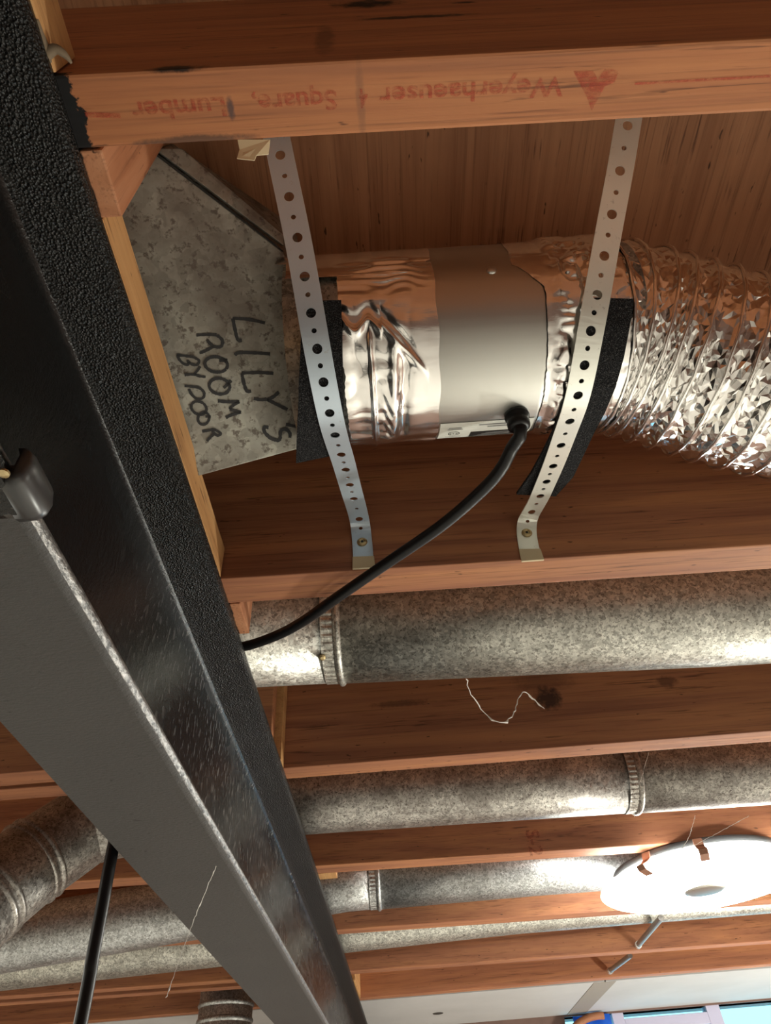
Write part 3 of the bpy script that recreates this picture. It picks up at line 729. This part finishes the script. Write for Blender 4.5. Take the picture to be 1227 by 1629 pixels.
# ------------------------------------------------------------------ perforated hanger straps, felt pads
def profile(y0, z0, rw, slope2, yJ, zend):
    c = np.array([.300, .088]); S = np.array([y0, z0]); d = c-S; Dd = np.hypot(*d); a = math.asin(rw/Dd); an = math.atan2(d[1], d[0])-a; Lg = math.sqrt(Dd*Dd-rw*rw)
    Tt = S+Lg*np.array([math.cos(an), math.sin(an)]); a0 = math.atan2(*(Tt-c)[::-1]); a0 -= 2*math.pi if a0 > 0 else 0
    t = math.radians(slope2); a1 = -math.pi/2+t
    pts = [S]+[S+(Tt-S)*k for k in (.25, .5, .75)]+[c+rw*np.array([math.cos(u), math.sin(u)]) for u in np.linspace(a0, a1, 24)]
    T2 = pts[-1]; E = np.array([yJ, T2[1]+(yJ-T2[0])*math.tan(t)]); pts += [T2+(E-T2)*k for k in (.3, .6, .85)]
    Bq = np.array([yJ+.0008, zend]); pts += [E+np.array([-.004, -.0035]), E+np.array([.0004, -.012]), E+(Bq-E)*.5, Bq]
    return np.array(pts)
def solve_s(px, py, pr):
    seg = np.r_[0, np.cumsum(np.hypot(*np.diff(pr, axis=0).T))]; d = ray(px, py); best = None
    for i in range(len(pr)-1):
        A_, B__ = pr[i]+[0, H-CAM[2]], pr[i+1]+[0, H-CAM[2]]
        s, u = np.linalg.solve(np.array([[d[1], -(B__-A_)[0]], [d[2], -(B__-A_)[1]]]), A_)
        if -.03 <= u <= 1.03 and (best is None or s < best[2]): best = (seg[i]+u*(seg[i+1]-seg[i]), s*d[0], s)
    return best
def make_strap(label, pr, centre, holes, wid, tape_px, screw_px, y_face, smat):
    seg = np.r_[0, np.cumsum(np.hypot(*np.diff(pr, axis=0).T))]
    cs = sorted(solve_s(*q, pr)[:2] for q in centre); cS = [0]+[a for a, b in cs]+[seg[-1]]
    k0 = (cs[1][1]-cs[0][1])/(cs[1][0]-cs[0][0]); cX = [cs[0][1]-k0*cs[0][0]]+[b for a, b in cs]+[cs[-1][1]]
    S = np.linspace(0, seg[-1], 300); Xs = np.interp(S, cS, cX)
    ker = np.ones(31)/31; Xs = np.convolve(np.pad(Xs, 15, mode='edge'), ker, 'valid')
    Ys, Zs = np.interp(S, seg, pr[:, 0]), np.interp(S, seg, pr[:, 1])
    for arr in (Ys, Zs):
        for _ in range(2): arr[4:-4] = np.convolve(arr, np.ones(9)/9, 'valid')
    def pos(s, t):
        s = min(max(s, 0), seg[-1]); x, y, z = (np.interp(s, S, q) for q in (Xs, Ys, Zs))
        e = .002; dx, dy, dz = (np.interp(min(s+e, seg[-1]), S, q)-np.interp(max(s-e, 0), S, q) for q in (Xs, Ys, Zs))
        l = math.hypot(math.hypot(dy, dz), dx)+1e-9
        lat = np.array([math.hypot(dy, dz)/l, -dx/l*dy/(math.hypot(dy, dz)+1e-9), -dx/l*dz/(math.hypot(dy, dz)+1e-9)])
        return np.array([x, y, z+H]) + lat*t
    th = thing('hanger_strap', pos(0, 0), label, 'strap', 'perforated steel hanger straps')
    hs = sorted(solve_s(*q, pr)[0] for q in holes)
    full = []
    first = hs[0]-.031
    while first > .006: full.insert(0, first); first -= .031
    hs = full+hs
    lst = []
    for a, b in zip(hs[:-1], hs[1:]): lst += [(a, .0037), ((a+b)/2, .0019)]
    lst += [(hs[-1], .0037)]
    if hs[-1]+.015 < seg[-1]-.026: lst.append((hs[-1]+.014, .0019))
    v = []; f = []; n = 20; hw_ = wid/2
    def V(s, t): v.append(pos(s, t)); return len(v)-1
    cur = 0.0
    def plainseg(a, b):
        m = max(1, int((b-a)/.004)); rows = [(V(a+(b-a)*i/m, -hw_), V(a+(b-a)*i/m, hw_)) for i in range(m+1)]
        for p, q in zip(rows[:-1], rows[1:]): f.append((p[0], p[1], q[1], q[0]))
    for (s, r) in lst:
        a, b = s-r-.0015, s+r+.0015
        if a > cur+1e-4: plainseg(cur, a)
        hl_ = r+.0015; inn = []; out = []
        for k in range(n):
            an = 2*math.pi*(k+.5)/n; c_, s_ = math.cos(an), math.sin(an)
            inn.append(V(s+r*c_, r*s_)); m = min(hl_/abs(c_) if abs(c_) > 1e-6 else 9, hw_/abs(s_) if abs(s_) > 1e-6 else 9); out.append(V(s+m*c_, m*s_))
        for k in range(n):
            k2 = (k+1) % n; f.append((inn[k], out[k], out[k2], inn[k2]))
        # corners
        cn = {}
        for (sa, ta) in ((1, 1), (-1, 1), (-1, -1), (1, -1)): cn[(sa, ta)] = V(s+sa*hl_, ta*hw_)
        for k in range(n):
            k2 = (k+1) % n; a1 = 2*math.pi*(k+.5)/n; a2 = 2*math.pi*(k2+.5)/n
            for (sa, ta) in cn:
                ac = math.atan2(ta*hw_, sa*hl_) % (2*math.pi); lo_, hi_ = a1, a2 if a2 > a1 else a2+2*math.pi
                if lo_ < ac < hi_: f.append((out[k], cn[(sa, ta)], out[k2]))
        cur = b
    plainseg(cur, seg[-1])
    o = obj('strap_band', v, f, smat, th)
    md = o.modifiers.new('thick', 'SOLIDIFY'); md.thickness = .0009; md.offset = 0
    # taped end and screw on the joist face
    e0, e1 = seg[-1]-.0115, seg[-1]
    qv = []
    for dz in (-.0014, .0009):
        for (s, t) in ((e0, -hw_-.0006), (e0+.001, hw_+.0006), (e1, hw_+.001), (e1, -hw_-.001)):
            p = pos(s, t); 
            if s == e1: p = p+np.array([0, 0, -.0035])
            qv.append(p+np.array([0, dz-.0004, 0]))
    obj('end_tape', *hexa(qv), m_mask, th, bevel=.0005)['label'] = 'yellowed tape folded over the strap end'
    ss = solve_s(*screw_px, pr)[0]; p = pos(ss, 0)+np.array([0, -.0005, 0])
    sw = obj('screw', *lathe((p[0], p[1], p[2]), (0, -1, 0), [(0, .0052), (.0010, .0052), (.0018, .0044), (.0022, .0030), (.0012, .0022), (.0012, .0001)], 20), m_screw, th, smooth=False)
    obj('screw_socket', *lathe((p[0], p[1]-.0013, p[2]), (0, -1, 0), [(0, .0016), (.0004, .0012)], 6), m_black, sw)
    return th, pos, seg
pr1 = profile(.1110, .165, .0855, 19, .4800, .003); pr2 = profile(.1125, .165, .0855, 16, .4835, .0005)
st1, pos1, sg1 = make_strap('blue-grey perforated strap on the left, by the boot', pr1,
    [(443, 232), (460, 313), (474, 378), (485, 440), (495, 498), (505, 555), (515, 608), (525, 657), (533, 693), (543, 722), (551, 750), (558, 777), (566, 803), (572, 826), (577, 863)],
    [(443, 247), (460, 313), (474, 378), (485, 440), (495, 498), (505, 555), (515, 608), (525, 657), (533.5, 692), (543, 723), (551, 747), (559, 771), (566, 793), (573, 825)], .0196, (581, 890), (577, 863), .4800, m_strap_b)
st2, pos2, sg2 = make_strap('pale perforated strap on the right, by the flexible duct', pr2,
    [(1000, 192), (987, 272), (968, 370), (951, 468), (938, 527), (930, 580), (919, 629), (899, 690), (885, 730), (868, 770), (851, 810), (835, 848)],
    [(999, 200), (986, 272), (975, 341), (964, 407), (952, 469), (941, 526.5), (931, 581), (919, 629), (906, 670), (893, 708), (880, 741), (867, 766), (856, 789), (847, 814)], .0196, (828, 880), (835, 849), .4835, m_strap)
def ribbon(name, label, rows, thick, group=None):
    """rows of (left, right) points along the pad"""
    v = []; f = []
    for a, b in rows: 
        for k in range(5): v.append(np.array(a)+(np.array(b)-np.array(a))*k/4)
    for i in range(len(rows)-1):
        for k in range(4): f.append((i*5+k, i*5+k+1, (i+1)*5+k+1, (i+1)*5+k))
    o = obj(name, v, f, m_felt, smooth=False, origin=tuple(np.mean(v, axis=0)))
    md = o.modifiers.new('thick', 'SOLIDIFY'); md.thickness = thick; md.offset = 0
    return props(o, label, 'felt pad', group)
def padrow(px_l, px_r, pr):
    out = []
    for q in (px_l, px_r):
        d = ray(*q); out.append(CAM+d*solve_s(*q, pr)[2])
    return out
pp1 = profile(.1110, .165, .0830, 21, .4800, .003); pp2 = profile(.1125, .165, .0830, 18, .4835, .0005)
rows = [padrow(a, b, pp1) for a, b in (((482, 480), (543, 478)), ((480, 520), (544, 520)), ((478, 560), (545, 560)), ((476, 600), (546, 600)), ((475, 640), (547, 640)), ((473, 672), (547, 668)), ((472, 703), (541, 695)), ((471, 735), (524, 724)))]
ribbon('felt_pad', 'black felt pad under the left strap, against the boot', rows, .0026, 'black felt pads')
rows = [padrow(a, b, pp2) for a, b in (((945, 474), (1008, 476)), ((935, 520), (1001, 522)), ((922, 560), (992, 568)), ((905, 610), (979, 615)), ((893, 648), (962, 655)), ((882, 680), (946, 685)), ((865, 715), (931, 717)), ((845, 752), (912, 757)), ((822, 785), (884, 788)))]
ribbon('felt_pad', 'long black felt pad slanting beside the right strap', rows, .0026, 'black felt pads')
# scrap of masking tape by the left strap's top
q = [at(378, 222, 'z', .03), at(430, 222, 'z', .03), at(427, 245, 'z', .026), at(408, 247, 'z', .024), at(405, 255, 'z', .022), at(377, 252, 'z', .022), at(381, 238, 'z', .028)]
mt = obj('masking_tape', q, [tuple(range(7))[::-1]], m_mask, origin=tuple(q[0])); md = mt.modifiers.new('thick', 'SOLIDIFY'); md.thickness = .0008
props(mt, 'torn cream masking tape stuck beside the top of the left strap', 'tape')

# ------------------------------------------------------------------ round ducts between the joists
def pipe(label, path, r, joints, mat, mat2=None, n=72, crimp=None, screws=()):
    path = np.array([(x, y, H+z) for x, y, z in path]); th = thing('round_duct', tuple(path[0]), label, 'duct', 'galvanized round ducts')
    xs = path[:, 0]
    def pt(x): return np.array([x, np.interp(x, xs, path[:, 1]), np.interp(x, xs, path[:, 2])])
    cuts = [xs[0]]+list(joints)+[xs[-1]]
    for i, (a, b) in enumerate(zip(cuts[:-1], cuts[1:])):
        k = [a]+[x for x in xs if a+.01 < x < b-.01]+[b]
        o = obj('duct_section', *sweep([pt(x) for x in k], r-(.0012 if i == 0 and joints else 0), n, caps=True), mat if (i or mat2 is None) else mat2, th, smooth=True)
    for x in joints:
        pts = [pt(x+d) for d in (-.006, -.004, -.002, 0, .002, .004, .005)]
        obj('joint_bead', *sweep(pts, [r-.001, r+.0012, r+.0032, r+.0036, r+.0032, r+.0010, r-.001], n, caps=False), mat, th, smooth=True)
        # crimped end just before the bead
        v = []; m = 200; pa = pt(x-.020); pb = pt(x-.006)
        dirs = pb-pa; dirs /= np.linalg.norm(dirs); nn_ = np.cross((0, 0, 1), dirs); nn_ /= np.linalg.norm(nn_); bb = np.cross(dirs, nn_)
        for p, e in ((pa, 0), (pa+(pb-pa)*.25, 1), (pb, 1)):
            for k in range(m):
                a = 2*math.pi*k/m; rr = r+.0002-e*.0008*(k % 4 < 2); v.append(p+rr*(math.cos(a)*nn_+math.sin(a)*bb))
        obj('crimped_end', v, [(i*m+k, i*m+(k+1) % m, (i+1)*m+(k+1) % m, (i+1)*m+k) for i in range(2) for k in range(m)], mat, th)
    return th, pt
pa_, ptA = pipe('large spangled round duct beyond the second joist, nearest of the round ducts', [(-1.6, .706, .150), (-.40, .706, .111), (-.055, .706, .1035), (.43, .706, .088), (2.9, .706, .060)], .0762, [-.053], m_galv, m_galv)
sp_ = at(508, 1084, 'y', .668); obj('sheet_screw', *lathe(ptA(-.074)+np.array([0, -.03, -.0695]), (0, -.4, -.92), [(0, .004), (.002, .004), (.003, .002)], 12), m_screw, pa_)
xb = at(1038, 1303, 'y', 1.10)[0]
pb_, ptB = pipe('stained round duct between third and fourth joists, joint near the lamp', [(-.27, 1.14, .0685), (-.12, 1.14, .0680), (.2, 1.14, .0646), (.75, 1.14, .0586), (2.9, 1.14, .04)], .0635, [xb], m_galv_d, m_galv_d)
xc = at(601, 1420, 'y', 1.57)[0]
pc_, ptC = pipe('bluish round duct lit by the lamp, between fourth and fifth joists', [(-2.6, 1.63, -.13), (-.85, 1.63, .012), (-.42, 1.63, .048), (-.26, 1.63, .064), (-.12, 1.63, .0765), (.3, 1.64, .082), (2.9, 1.72, .09)], .0625, [xc], m_galv_n, m_galv_n)
pd_, ptD = pipe('farthest round duct, thin grey strip seen between fifth and sixth joists', [(-2.6, 1.93, .004), (-.12, 1.95, .0715), (.3, 1.955, .083), (2.9, 2.02, .10)], .0635, [], m_galv)
# adjustable elbow left of the beam
el = thing('duct_elbow', (-.3, 1.14, H+.06), 'jointed galvanized elbow left of the steel beam, ringed with beads', 'duct')
e1, e2, e3, e4 = at(146, 1306, 'y', 1.13), at(52, 1370, 'y', 1.09), at(-28, 1432, 'y', 1.04), at(-150, 1560, 'y', .98)
e0 = np.array([-.275, 1.14, H+.0685]); ep = [e0, e1, e2, e3, e4]
for i in range(4):
    a, b = ep[i], ep[i+1]; dd = (b-a)/np.linalg.norm(b-a)
    obj('elbow_gore', *sweep([a-dd*.004, b+dd*.004], [.0640 if i else .0632]*2, 64, caps=False), m_galv_d, el, smooth=True)
for i in (1, 2, 3):
    dd = ep[i+1]-ep[i-1]; dd /= np.linalg.norm(dd)
    for o_ in ((-.007, .007) if i > 1 else (-.022, -.008, .006, .02)):
        c = ep[i]+dd*o_; obj('elbow_bead', *sweep([c+dd*k for k in (-.006, -.003, 0, .003, .006)], [.0630, .0665, .0678, .0665, .0630], 64, caps=False), m_galv_d, el, smooth=True)
vp = at(360, 1600, 'y', 2.34)
vd = thing('duct_drop', (vp[0], 2.34, H), 'upright grey round duct beside the beam at the bottom edge', 'duct')
obj('duct_section', *sweep([(vp[0], 2.34, H+.22), (vp[0], 2.34, H-.5)], .076, 48), m_galv_n, vd, smooth=True)
for py in (1592, 1618):
    z = at(360, py, 'y', 2.27)[2]
    obj('joint_bead', *sweep([(vp[0], 2.34, z+k) for k in (-.008, -.004, 0, .004, .008)], [.075, .0785, .080, .0785, .075], 48, caps=False), m_galv_n, vd, smooth=True)

# ------------------------------------------------------------------ ceiling lamp
LC = np.array([.588, 1.447])
lamp = thing('ceiling_lamp', (LC[0], LC[1], H), 'glowing round flush ceiling lamp under the fourth joist', 'lamp')
m_rim = plain('white_lamp_plastic', (.60, .60, .58), .4)
def disc(name, prof, mat, parent=lamp, smooth=True): return obj(name, *lathe((LC[0], LC[1], H), (0, 0, -1), prof, 96), mat, parent, smooth=smooth)
disc('back_plate', [(.001, .155), (.002, .163), (.013, .165), (.014, .160)], m_backplate)
disc('lamp_body', [(.0142, .158), (.015, .165), (.019, .167), (.0225, .166), (.024, .160)], m_lamp_side)
disc('rim_ledge', [(.0242, .156), (.0252, .178), (.0268, .188)], m_rim)
disc('diffuser', [(.0270, .187), (.029, .194), (.033, .196), (.037, .190), (.040, .172), (.0425, .13), (.044, .08), (.0448, .040)], m_lamp)
disc('finial_cap', [(.0450, .040), (.0475, .039), (.0495, .030), (.0500, .006)], m_knob)
def clip(px, py0, py1, name='retaining_clip'):
    p = at(px, (py0+py1)/2, 'z', -.014); d = np.array([p[0]-LC[0], p[1]-LC[1]]); d /= np.linalg.norm(d); t = np.array([-d[1], d[0]])
    v = []
    for z, r in ((-.004, .1655), (-.016, .1685), (-.0235, .180), (-.031, .1975), (-.0385, .1930), (-.0435, .1745)):
        for s in (-.008, .008):
            for e in (0, .003): q = LC + d*(r+e) + t*s; v.append((q[0], q[1], H+z))
    f = []
    for i in range(5):
        b = i*4; f += [(b, b+1, b+5, b+4), (b+2, b+6, b+7, b+3), (b+1, b+3, b+7, b+5), (b, b+4, b+6, b+2)]
    f += [(0, 2, 3, 1), (20, 21, 23, 22)]
    obj(name, v, f, plain('clip_brown', (.28, .13, .08), .5), lamp)
clip(1112, 1341, 1374); clip(1018, 1356, 1368)

# ------------------------------------------------------------------ small stuff: rods, cobwebs, glue
def rod(label, pe, ps, y):
    a = at(*pe, 'y', y); b = at(*ps, 'z', a[2]-H)
    b = np.array([a[0]+(b[0]-a[0]), b[1], a[2]])
    r = thing('metal_rod', tuple(a), label, 'rod', 'grey metal rods')
    dd = (b-a)/np.linalg.norm(b-a)
    obj('shaft', *sweep([a, b], .007, 14), m_rod, r, smooth=False); obj('end_cap', *sweep([a-dd*.001, a+dd*.012], .0088, 14), plain('bright_cap', (.75, .75, .73), .3, .7), r)
rod('grey metal rod with bright cap below the lamp, ending at the sixth joist', (1015, 1504), (1052, 1460), 2.145)
rod('second grey metal rod ending against the seventh joist', (970, 1545), (1003, 1520), 2.470)
def web(label, pts, r=.0006, blobs=()):
    P = spline(pts, 40); P = P + np.array([[random.uniform(-1, 1)*r*1.2 for _ in range(3)] for _ in P]); R = [r*(.45+(1.6 if random.random() < .18 else .3)*random.random()) for _ in P]
    o = obj('cobweb_strand', *sweep(P, R, 6), m_web, origin=tuple(pts[0]))
    return props(o, label, 'cobweb')
web('dusty cobweb sagging in a V under the large round duct', [at(742, 1080, 'y', .70), at(752, 1108, 'y', .73), at(772, 1136, 'y', .76), at(790, 1147, 'y', .76), at(801, 1151, 'y', .77), at(815, 1138, 'y', .78), at(822, 1122, 'y', .80), at(829, 1104, 'y', .82), at(836, 1102, 'y', .83), at(850, 1113, 'y', .855), at(866, 1128, 'y', .886)], .0011)
web('fine cobweb thread from the stained duct down to the lamp, left one', [at(1106, 1298, 'y', 1.13), at(1097, 1330, 'y', 1.16), at(1084, 1352, 'y', 1.19)], .0005)
web('fine cobweb thread from the stained duct slanting to the lamp, right one', [at(1192, 1298, 'y', 1.13), at(1140, 1326, 'y', 1.16), at(1096, 1350, 'y', 1.19)], .0005)
web('fine cobweb thread hanging in front of the beam underside', [at(344, 1378, 'z', -.2035), at(302, 1480, 'z', -.23), at(264, 1588, 'z', -.29)], .0004)
web('fine cobweb thread across the joint of the stained duct', [at(1032, 1198, 'y', 1.04), at(1020, 1240, 'y', 1.06), at(1008, 1262, 'y', 1.07), at(1010, 1300, 'y', 1.09)], .0004)
gl = MB()
g = lambda px, py: at(px, py, 'z', .001)
for pts, rr in (([g(58, 30), g(66, 60), g(72, 88), g(78, 101)], [.001, .0018, .0034, .002]), ([g(72, 88), g(88, 78), g(104, 88), g(114, 101)], [.003, .0026, .002, .0006])):
    gl.add(*sweep(spline(pts, 16), np.interp(np.linspace(0, 1, 16), np.linspace(0, 1, 4), rr), 10))
o = gl.obj('glue_drip', m_foam, smooth=True, origin=tuple(g(72, 88))); props(o, 'forked tan glue drip at the top left beam corner', 'glue')
# blue cloth hanging at the left pane
cv = []; cf = []
for i in range(9):
    x = win_x0+.03+(pLr[0]-win_x0-.04)*i/8
    for k in range(6): cv.append((x, YF-.012+.006*math.sin(i*1.7+k*.4), H-.008-.28*k/5))
cf = [(i*6+k, i*6+k+1, (i+1)*6+k+1, (i+1)*6+k) for i in range(8) for k in range(5)]
t_ = NT('blue_curtain_cloth'); tb_ = t_.n('ShaderNodeBsdfTranslucent'); tb_.inputs[0].default_value = (.10, .42, .95, 1); mx_ = t_.n('ShaderNodeMixShader'); mx_.inputs[0].default_value = .6
t_.out(color=(.06, .24, .80), rough=.8); t_.l(t_.b.outputs[0], mx_.inputs[1]); t_.l(tb_.outputs[0], mx_.inputs[2]); t_.l(mx_.outputs[0], t_.t.nodes['Material Output'].inputs['Surface'])
cu_ = obj('curtain', cv, cf, t_.m, smooth=True, origin=cv[0]); md = cu_.modifiers.new('thick', 'SOLIDIFY'); md.thickness = .0015
props(cu_, 'bright blue curtain hanging in the left pane of the window', 'curtain')
